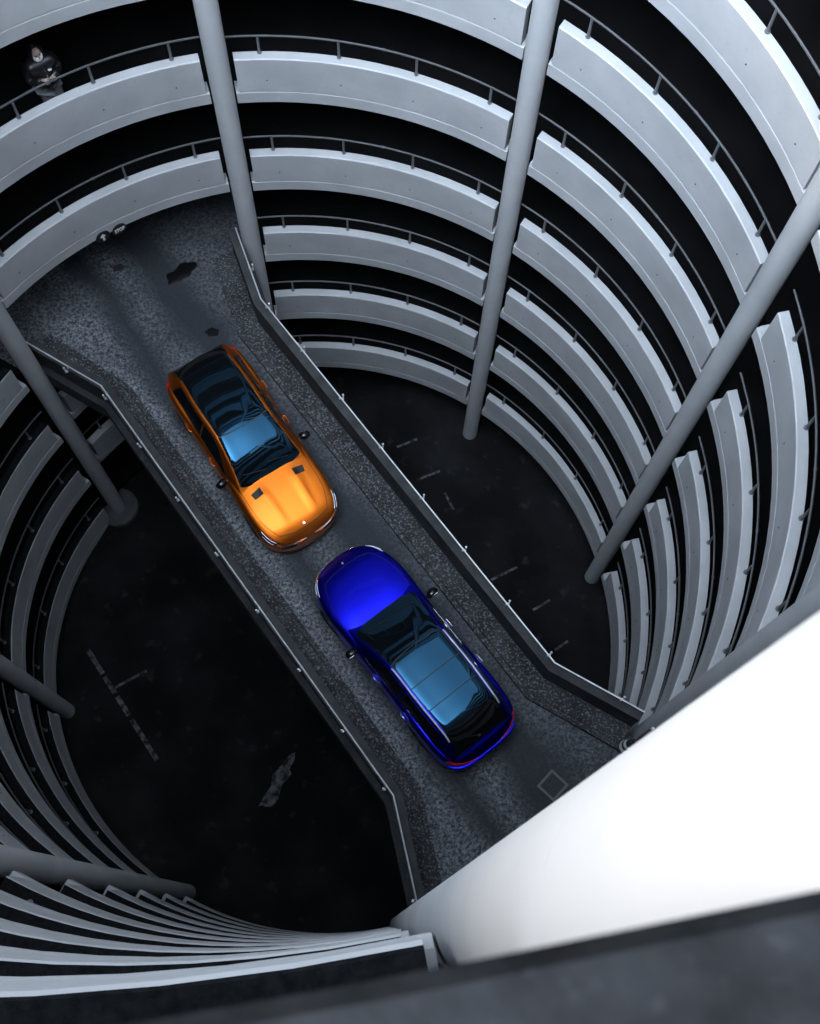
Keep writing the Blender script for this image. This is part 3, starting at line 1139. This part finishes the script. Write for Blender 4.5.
build_car('orange_wagon', 'orange metallic estate car with black glass roof and vented bonnet, nose toward the blue car', 'orange',
          orange_shape, (-1.60, 2.06, ZF + .003), math.atan2(-3.46, 2.61),
          dict(front_axle=1.40, rear_axle=-1.36, g_rear=-2.20, g_front=1.0, ws_base=.80, ws_top=-.20, ws_bow=.10, ws_bow2=.06,
               roof=[(-.22, -1.86, 2.05, 'glass', 'roof_panel')],
               side=[(.42, -.62, -.12, -.62), (-.68, -1.84, -.68, -1.64)],
               rear_win=(-2.17, -1.93, 2.4, 2.1), spoiler=-1.95, spoiler_mat='black_gloss', handle=None, mirror=.52, mirror_mat='black_gloss', vents=True))
build_car('blue_wagon', 'blue metallic estate car with glass roof, silver roof rails and red tail lamps', 'blue',
          blue_shape, (1.95, -2.03, ZF + .003), math.atan2(3.21, -2.84),
          dict(front_axle=1.47, rear_axle=-1.42, g_rear=-2.22, g_front=1.05, ws_base=.80, ws_top=-.13, ws_bow=.13, ws_bow2=.07,
               roof=[(-.155, -.72, 2.0, 'glass', 'roof_glass'), (-.74, -1.24, 2.0, 'glass', 'roof_glass'), (-1.26, -1.84, 2.0, 'glass', 'roof_glass')],
               side=[(.42, -.62, -.08, -.62), (-.68, -1.86, -.68, -1.66)],
               rear_win=(-2.19, -1.96, 2.5, 2.15), spoiler=-1.97, spoiler_mat='black_gloss', handle='chrome', mirror=.58, mirror_mat='black_gloss',
               rails=(-.25, -1.85)))

# ------------------------------------------------------------------ person behind the handrail
def skinned(name, nodes, edges, m, parent, sub=2, root=0):
    """nodes = [(co, radius or (rx, ry))]; a skin-modifier surface, applied to one mesh"""
    me = bpy.data.meshes.new(name)
    me.from_pydata([Vector(n[0]) for n in nodes], edges, [])
    o = bpy.data.objects.new(name, me)
    C.objects.link(o)
    sk = o.modifiers.new('s', 'SKIN')
    sk.use_smooth_shade = True
    for v, n in zip(me.skin_vertices[0].data, nodes):
        v.radius = n[1] if isinstance(n[1], tuple) else (n[1], n[1])
        v.use_root = False
    me.skin_vertices[0].data[root].use_root = True
    ss = o.modifiers.new('d', 'SUBSURF')
    ss.levels = ss.render_levels = sub
    bpy.context.view_layer.update()
    dg = bpy.context.evaluated_depsgraph_get()
    nm = bpy.data.meshes.new_from_object(o.evaluated_get(dg))
    o.modifiers.clear()
    o.data = nm
    nm.name = name
    bpy.data.meshes.remove(me)
    nm.materials.clear()
    nm.materials.append(m)
    for p in nm.polygons:
        p.use_smooth = True
    o.parent = parent
    return o


def chain(nodes, edges, start, pts):
    prev = start
    for p in pts:
        nodes.append(p)
        edges.append((prev, len(nodes) - 1))
        prev = len(nodes) - 1
    return prev


M['skin'] = mat('pale_skin', (.46, .34, .29), .6)
M['jacket'] = mat('black_jacket_nylon', (.010, .010, .012), .35)
M['jeans'] = mat('grey_washed_denim', (.16, .17, .19), .85)
M['mask'] = mat('white_cotton_mask', (.80, .80, .80), .8)
M['shoe'] = mat('black_shoe', (.015, .015, .015), .6)
PD = 128.6
pbase = pol(1.080 * S, PD, lip(1, PD) - LIP + .012)
per = thing('person', 'person in black hooded jacket, grey jeans and white face mask standing behind the handrail', 'person', pbase, math.radians(PD + 180))
nodes = [((0, 0, .93), (.06, .085))]
edges = []
chest = chain(nodes, edges, 0, [((.0, 0, 1.10), (.08, .11)), ((.0, 0, 1.30), (.085, .12)), ((.0, 0, 1.40), (.065, .08))])
chain(nodes, edges, chest, [((.015, 0, 1.50), .052), ((.03, 0, 1.58), (.085, .072)), ((.025, 0, 1.66), (.098, .078)), ((.015, 0, 1.72), (.07, .058))])
for sy in (1, -1):
    wr = chain(nodes, edges, chest, [((-.01, sy * .16, 1.385), .045), ((-.02, sy * .235, 1.20), .036), ((.04, sy * .24, 1.12), .034),
                                     ((.17, sy * .15, 1.19), .028), ((.235, sy * .085, 1.235), (.026, .022)), ((.275, sy * .065, 1.255), (.020, .036))])
    for k in range(4):
        L_ = (.030, .034, .032, .025)[k]
        yk = sy * (.065 + (.030 - .02 * k))
        chain(nodes, edges, wr, [((.302, yk, 1.265), .0095), ((.302 + L_, yk * .96, 1.262), .009), ((.308 + L_ * 1.3, yk * .93, 1.238), .0085), ((.298 + L_ * 1.2, yk * .9, 1.218), .0075)])
    chain(nodes, edges, wr, [((.27, sy * .028, 1.272), .011), ((.295, sy * .014, 1.285), .0095), ((.32, sy * .010, 1.286), .008)])
    chain(nodes, edges, 0, [((-.03, sy * .09, .84), .045), ((-.01, sy * .105, .50), .042), ((-.015, sy * .11, .10), .034), ((.04, sy * .115, .05), (.03, .03)), ((.13, sy * .125, .045), (.018, .03))])
body = skinned('body', nodes, edges, M['skin'], per, 2)
# face details
bm = bmesh.new()
add_tube(bm, [(.112, 0, 1.665), (.135, 0, 1.615), (.118, 0, 1.605)], [.010, .016, .010], 8)
obj('nose', bm, M['skin'], body)
for sy in (1, -1):
    bm = bmesh.new()
    r = bmesh.ops.create_icosphere(bm, subdivisions=2, radius=.013)
    bmesh.ops.translate(bm, verts=r['verts'], vec=(.105, sy * .032, 1.655))
    obj('eye', bm, M['jacket'], body)
    bm = bmesh.new()
    r = bmesh.ops.create_icosphere(bm, subdivisions=2, radius=.03)
    bmesh.ops.transform(bm, verts=r['verts'], matrix=Matrix.Translation((.01, sy * .078, 1.63)) @ Matrix.Diagonal((.6, .35, 1, 1)))
    obj('ear', bm, M['skin'], body)
# mask over mouth and nose
bm = bmesh.new()
rows = []
for i in range(9):
    z = 1.535 + .085 * i / 8
    row = []
    for j in range(13):
        a = -1.25 + 2.5 * j / 12
        rad = .098 + .012 * math.sin(PI * i / 8)
        row.append((.022 + rad * math.cos(a) * 1.12, .088 * math.sin(a) * (.8 + .25 * math.sin(PI * (i + 2) / 12)), z))
    rows.append(row)
T = add_grid(bm, rows)
Bk = add_grid(bm, [[(x - .012, y * .93, z) for x, y, z in r] for r in rows])
for i in range(8):
    for j in (0, 12):
        bm.faces.new((T[i][j], T[i + 1][j], Bk[i + 1][j], Bk[i][j]))
for j in range(12):
    for i in (0, 8):
        bm.faces.new((T[i][j], T[i][j + 1], Bk[i][j + 1], Bk[i][j]))
obj('face_mask', bm, M['mask'], per, smooth=True)['label'] = 'white face mask'
# jacket with sleeves
nodes = [((0, 0, .80), (.185, .235))]
edges = []
ch_ = chain(nodes, edges, 0, [((0, 0, 1.08), (.17, .22)), ((-.005, 0, 1.28), (.18, .23)), ((-.01, 0, 1.43), (.135, .175)), ((.0, 0, 1.50), (.10, .11))])
for sy in (1, -1):
    chain(nodes, edges, 3, [((-.015, sy * .19, 1.40), .112), ((-.03, sy * .26, 1.20), .095), ((.04, sy * .265, 1.10), .09), ((.15, sy * .17, 1.17), .082), ((.215, sy * .105, 1.222), .062)])
jk = skinned('jacket', nodes, edges, M['jacket'], per, 2)
bm = bmesh.new()
add_tube(bm, [(.165, .0, .82), (.175, 0, 1.05), (.180, 0, 1.28), (.135, 0, 1.43)], .006, 6)
obj('zip', bm, M['chrome'], jk)
bm = bmesh.new()
add_box(bm, (.165, .085, 1.31), (.03, .06, .022))
obj('chest_badge', bm, M['mask'], jk)
# hood: open shell round the head
bm = bmesh.new()
rows = []
for i in range(15):
    th = -.35 + (PI * .86 + .35) * i / 14
    row = []
    for j in range(21):
        ph = math.radians(52) + (2 * PI - math.radians(104)) * j / 20
        rr = math.sin(max(min(th + .35, PI), .0)) if th < 0 else 1
        zz = 1.62 + .155 * math.cos(th if th > 0 else 0) - (0 if th > 0 else 0)
        q = math.sin(max(th, .02))
        row.append((-.005 + .135 * q * math.cos(ph), .125 * q * math.sin(ph), 1.615 + .16 * math.cos(max(th, .02))))
    rows.append(row)
rows = rows[2:]
T = add_grid(bm, rows)
hood = obj('hood', bm, M['jacket'], per, smooth=True)
so = hood.modifiers.new('t', 'SOLIDIFY')
so.thickness = .018
# trousers and shoes
nodes = [((0, 0, .92), (.16, .20))]
edges = []
for sy in (1, -1):
    chain(nodes, edges, 0, [((0, sy * .10, .80), .135), ((.012, sy * .105, .50), .105), ((-.008, sy * .11, .18), .088), ((.0, sy * .11, .085), .09)])
skinned('jeans', nodes, edges, M['jeans'], per, 2)
for sy in (1, -1):
    sh2 = skinned('shoe', [((-.04, sy * .115, .05), (.045, .045)), ((.05, sy * .12, .055), (.045, .05)), ((.17, sy * .13, .045), (.035, .048)), ((.21, sy * .132, .04), (.025, .04))], [(0, 1), (1, 2), (2, 3)], M['shoe'], per, 2)

# ------------------------------------------------------------------ signs on the parapet edge
M['sign_black'] = mat('black_sign_enamel', (.008, .008, .009), .4)
M['sign_white'] = mat('white_sign_paint', (.75, .76, .78), .5)


def sign(name, label, deg, z, legend):
    d = math.radians(deg)
    rot = Matrix(((math.sin(d), 0, -math.cos(d)), (-math.cos(d), 0, -math.sin(d)), (0, 1, 0))).to_4x4()
    c = pol(S - .006, deg, z)
    t = thing(name, label, 'sign', c, 0, 'round signs on the parapet')
    bm = bmesh.new()
    add_lathe(bm, [(.001, .0), (.150, 0), (.158, .008), (.158, .022), (.150, .030), (.001, .030)], (0, 0, 0), 40, smooth=False)
    bmesh.ops.transform(bm, verts=bm.verts[:], matrix=rot)
    obj('disc', bm, M['sign_black'], t)
    bm = bmesh.new()
    if legend == 'arrow':
        P = [(-.022, -.105), (.022, -.105), (.022, .02), (.07, .02), (0, .115), (-.07, .02), (-.022, .02)]
        a = [bm.verts.new((x, y, .031)) for x, y in P]
        b = [bm.verts.new((x, y, .036)) for x, y in P]
        bm.faces.new(a[::-1])
        bm.faces.new(b)
        for k in range(7):
            bm.faces.new((a[k], a[(k + 1) % 7], b[(k + 1) % 7], b[k]))
    else:
        cu = bpy.data.curves.new('legend', 'FONT')
        cu.body = legend
        cu.size = .098
        cu.extrude = .003
        cu.align_x = 'CENTER'
        cu.align_y = 'CENTER'
        cu.offset = .004
        tmp = bpy.data.objects.new('legend', cu)
        C.objects.link(tmp)
        bpy.context.view_layer.update()
        me = bpy.data.meshes.new_from_object(tmp.evaluated_get(bpy.context.evaluated_depsgraph_get()))
        bm.from_mesh(me)
        bpy.data.objects.remove(tmp)
        bpy.data.meshes.remove(me)
        bmesh.ops.transform(bm, verts=bm.verts[:], matrix=Matrix.Translation((0, 0, .034)) @ Matrix.Diagonal((.95, 1.5, 1, 1)))
    bmesh.ops.transform(bm, verts=bm.verts[:], matrix=rot)
    obj('legend', bm, M['sign_white'], t)
    return t


sign('arrow_sign', 'small round black sign with white up arrow on the parapet edge', 130.45, 11.03, 'arrow')
sign('stop_sign', 'small round black sign reading STOP on the parapet edge', 127.57, 10.98, 'STOP')

# ------------------------------------------------------------------ things standing or lying on the bridge road
bpy.context.view_layer.update()
ROADS = [bpy.data.objects[n] for n in ('floor_bridge_road', 'floor_far_landing', 'floor_near_landing', 'floor_left_sidewalk', 'floor_right_sidewalk')]


def road_z(x, y):
    best = 0
    for o in ROADS:
        ok, p, nrm, i = o.ray_cast(Vector((x, y, 5)), Vector((0, 0, -1)))
        if ok:
            best = max(best, p.z + o.location.z)
    return best


x, y = 6.22, -3.60
t = thing('bollard', 'stubby black bollard with white bands at the right end of the bridge parapet', 'bollard', (x, y, road_z(x, y) + .001))
bm = bmesh.new()
add_lathe(bm, [(.001, 0), (.14, 0), (.14, .04), (.135, .06), (.066, .76), (.055, .80), (.03, .82), (.001, .83)], (0, 0, 0), 32, smooth=False)
obj('post', bm, M['black_matt'], t)
for z in (.20, .48):
    bm = bmesh.new()
    add_lathe(bm, [(.1365 - (z - .06) * .0986, z), (.1405 - (z - .06) * .0986, z + .003), (.1405 - (z + .08) * .0986, z + .137), (.1365 - (z + .08) * .0986, z + .14)], (0, 0, 0), 32)
    obj('reflective_band', bm, M['sign_white'], t)
x, y = 6.40, -3.49
t = thing('sign_pole', 'thin dark steel pole beside the white banded bollard', 'pole', (x, y, road_z(x, y) + .001))
bm = bmesh.new()
add_tube(bm, [(0, 0, 0), (0, 0, 1.75)], .03, 12)
add_lathe(bm, [(.001, 0), (.05, 0), (.05, .012), (.031, .015)], (0, 0, 0), 20)
obj('shaft', bm, M['rail_dark'], t)
bm = bmesh.new()
add_lathe(bm, [(.031, 1.73), (.036, 1.735), (.036, 1.775), (.02, 1.79), (.001, 1.79)], (0, 0, 0), 16)
obj('cap', bm, M['rail_bright'], t)

x, y = 4.87, -4.38
t = thing('drain_cover', 'square iron drain cover set in the road behind the blue car', 'drain cover', (x, y, max(road_z(x + i * .2, y + j * .2) for i in (-1, 0, 1) for j in (-1, 0, 1)) + .001), math.radians(-40))
bm = bmesh.new()
for sx, sy, w, h in ((0, .2, .44, .05), (0, -.2, .44, .05), (.195, 0, .05, .35), (-.195, 0, .05, .35)):
    add_box(bm, (sx, sy, .006), (w, h, .012))
obj('frame', bm, M['rail_dark'], t)
bm = bmesh.new()
for k in range(5):
    add_box(bm, (-.13 + .065 * k, 0, .005), (.03, .345, .009))
obj('grating', bm, M['black_matt'], t)

M['tar'] = mat('faded_tar', (.016, .017, .019), .8)
M['puddle'] = mat('dark_wet_tar', (.004, .004, .005), .35)


def blob(name, label, cat, x, y, rx, ry, rot, h, seed, m):
    rnd = random.Random(seed)
    bm = bmesh.new()
    n = 26
    ring = []
    for k in range(n):
        a = 2 * PI * k / n
        f = 1 + .22 * math.sin(2 * a + seed) + .14 * math.sin(5 * a + 2 * seed) + rnd.uniform(-.07, .07)
        px, py = rx * f * math.cos(a), ry * f * math.sin(a)
        ring.append((x + px * math.cos(rot) - py * math.sin(rot), y + px * math.sin(rot) + py * math.cos(rot)))
    top = [bm.verts.new((px, py, road_z(px, py) + h)) for px, py in ring]
    low = [bm.verts.new((x + (px - x) * 1.05, y + (py - y) * 1.05, road_z(px, py) + .001)) for px, py in ring]
    c = bm.verts.new((x, y, road_z(x, y) + h * 1.4))
    for k in range(n):
        bm.faces.new((top[k], top[(k + 1) % n], c))
        bm.faces.new((low[k], low[(k + 1) % n], top[(k + 1) % n], top[k]))
    bm.faces.new(low[::-1])
    return tag(obj(name, bm, m, None, (x, y, road_z(x, y))), label, cat)


blob('tar_patch', 'large black tar patch on the road past the far end of the bridge', 'patch', -3.76, 6.50, .33, .21, .75, .006, 1, M['puddle'])
blob('tar_patch', 'small black tar spot on the road just behind the orange car', 'patch', -2.86, 4.98, .15, .10, .5, .012, 4, M['puddle'])
blob('tar_patch', 'faint round dark spot on the road under the round signs', 'patch', -5.15, 6.46, .11, .10, .2, .003, 7, M['tar'])

# faded paint on the well floor
M['line_paint'] = noise_mat('faded_line_paint', (.02, .02, .02), (.16, .165, .17), 6, .9, 6, .38, .62, .2)


def paint(x0, y0, x1, y1, w, name='trim_floor_line'):
    a, b = Vector((x0, y0, 0)), Vector((x1, y1, 0))
    d = (b - a).normalized()
    n = Vector((-d.y, d.x, 0)) * w / 2
    bm = bmesh.new()
    lo = [bm.verts.new(p + Vector((0, 0, .001))) for p in (a - n, b - n, b + n, a + n)]
    hi = [bm.verts.new(p + Vector((0, 0, .005))) for p in (a - n, b - n, b + n, a + n)]
    bm.faces.new(lo[::-1])
    bm.faces.new(hi)
    for k in range(4):
        bm.faces.new((lo[k], lo[(k + 1) % 4], hi[(k + 1) % 4], hi[k]))
    return struct(name, bm, M['line_paint'], loc=a)


L0, L1 = Vector((-6.77, -.55)), Vector((-4.5, -3.38))
for f0, f1 in ((0, .22), (.25, .40), (.43, .60), (.64, 1.0)):
    p, q = L0.lerp(L1, f0), L0.lerp(L1, f1)
    paint(p.x, p.y, q.x, q.y, .13)
p = L0.lerp(L1, .36)
paint(p.x, p.y, p.x + .85, p.y + .55, .07)
for a in ((1.26, 6.02, 1.83, 6.32), (1.91, 5.04, 2.55, 5.36), (4.16, 2.18, 4.88, 2.61), (5.36, 1.39, 5.83, 1.71), (6.0, .3, 6.35, .57), (2.72, 4.7, 3.0, 4.2)):
    paint(*a, .07)
rnd = random.Random(5)
bm = bmesh.new()
c = Vector((-1.25, -3.77, 0))
ring = []
for k in range(22):
    a = 2 * PI * k / 22
    f = 1 + .35 * math.sin(2 * a + .6) + .18 * math.sin(5 * a) + rnd.uniform(-.12, .12)
    px, py = .62 * f * math.cos(a), .22 * f * math.sin(a)
    ring.append(c + Vector((px * .5 - py * .86, px * .86 + py * .5, .004)))
vs = [bm.verts.new(p) for p in ring]
lo = [bm.verts.new(p - Vector((0, 0, .003))) for p in ring]
bm.faces.new(vs)
bm.faces.new(lo[::-1])
for k in range(22):
    bm.faces.new((lo[k], lo[(k + 1) % 22], vs[(k + 1) % 22], vs[k]))
struct('trim_paint_stain', bm, M['line_paint'], loc=c)
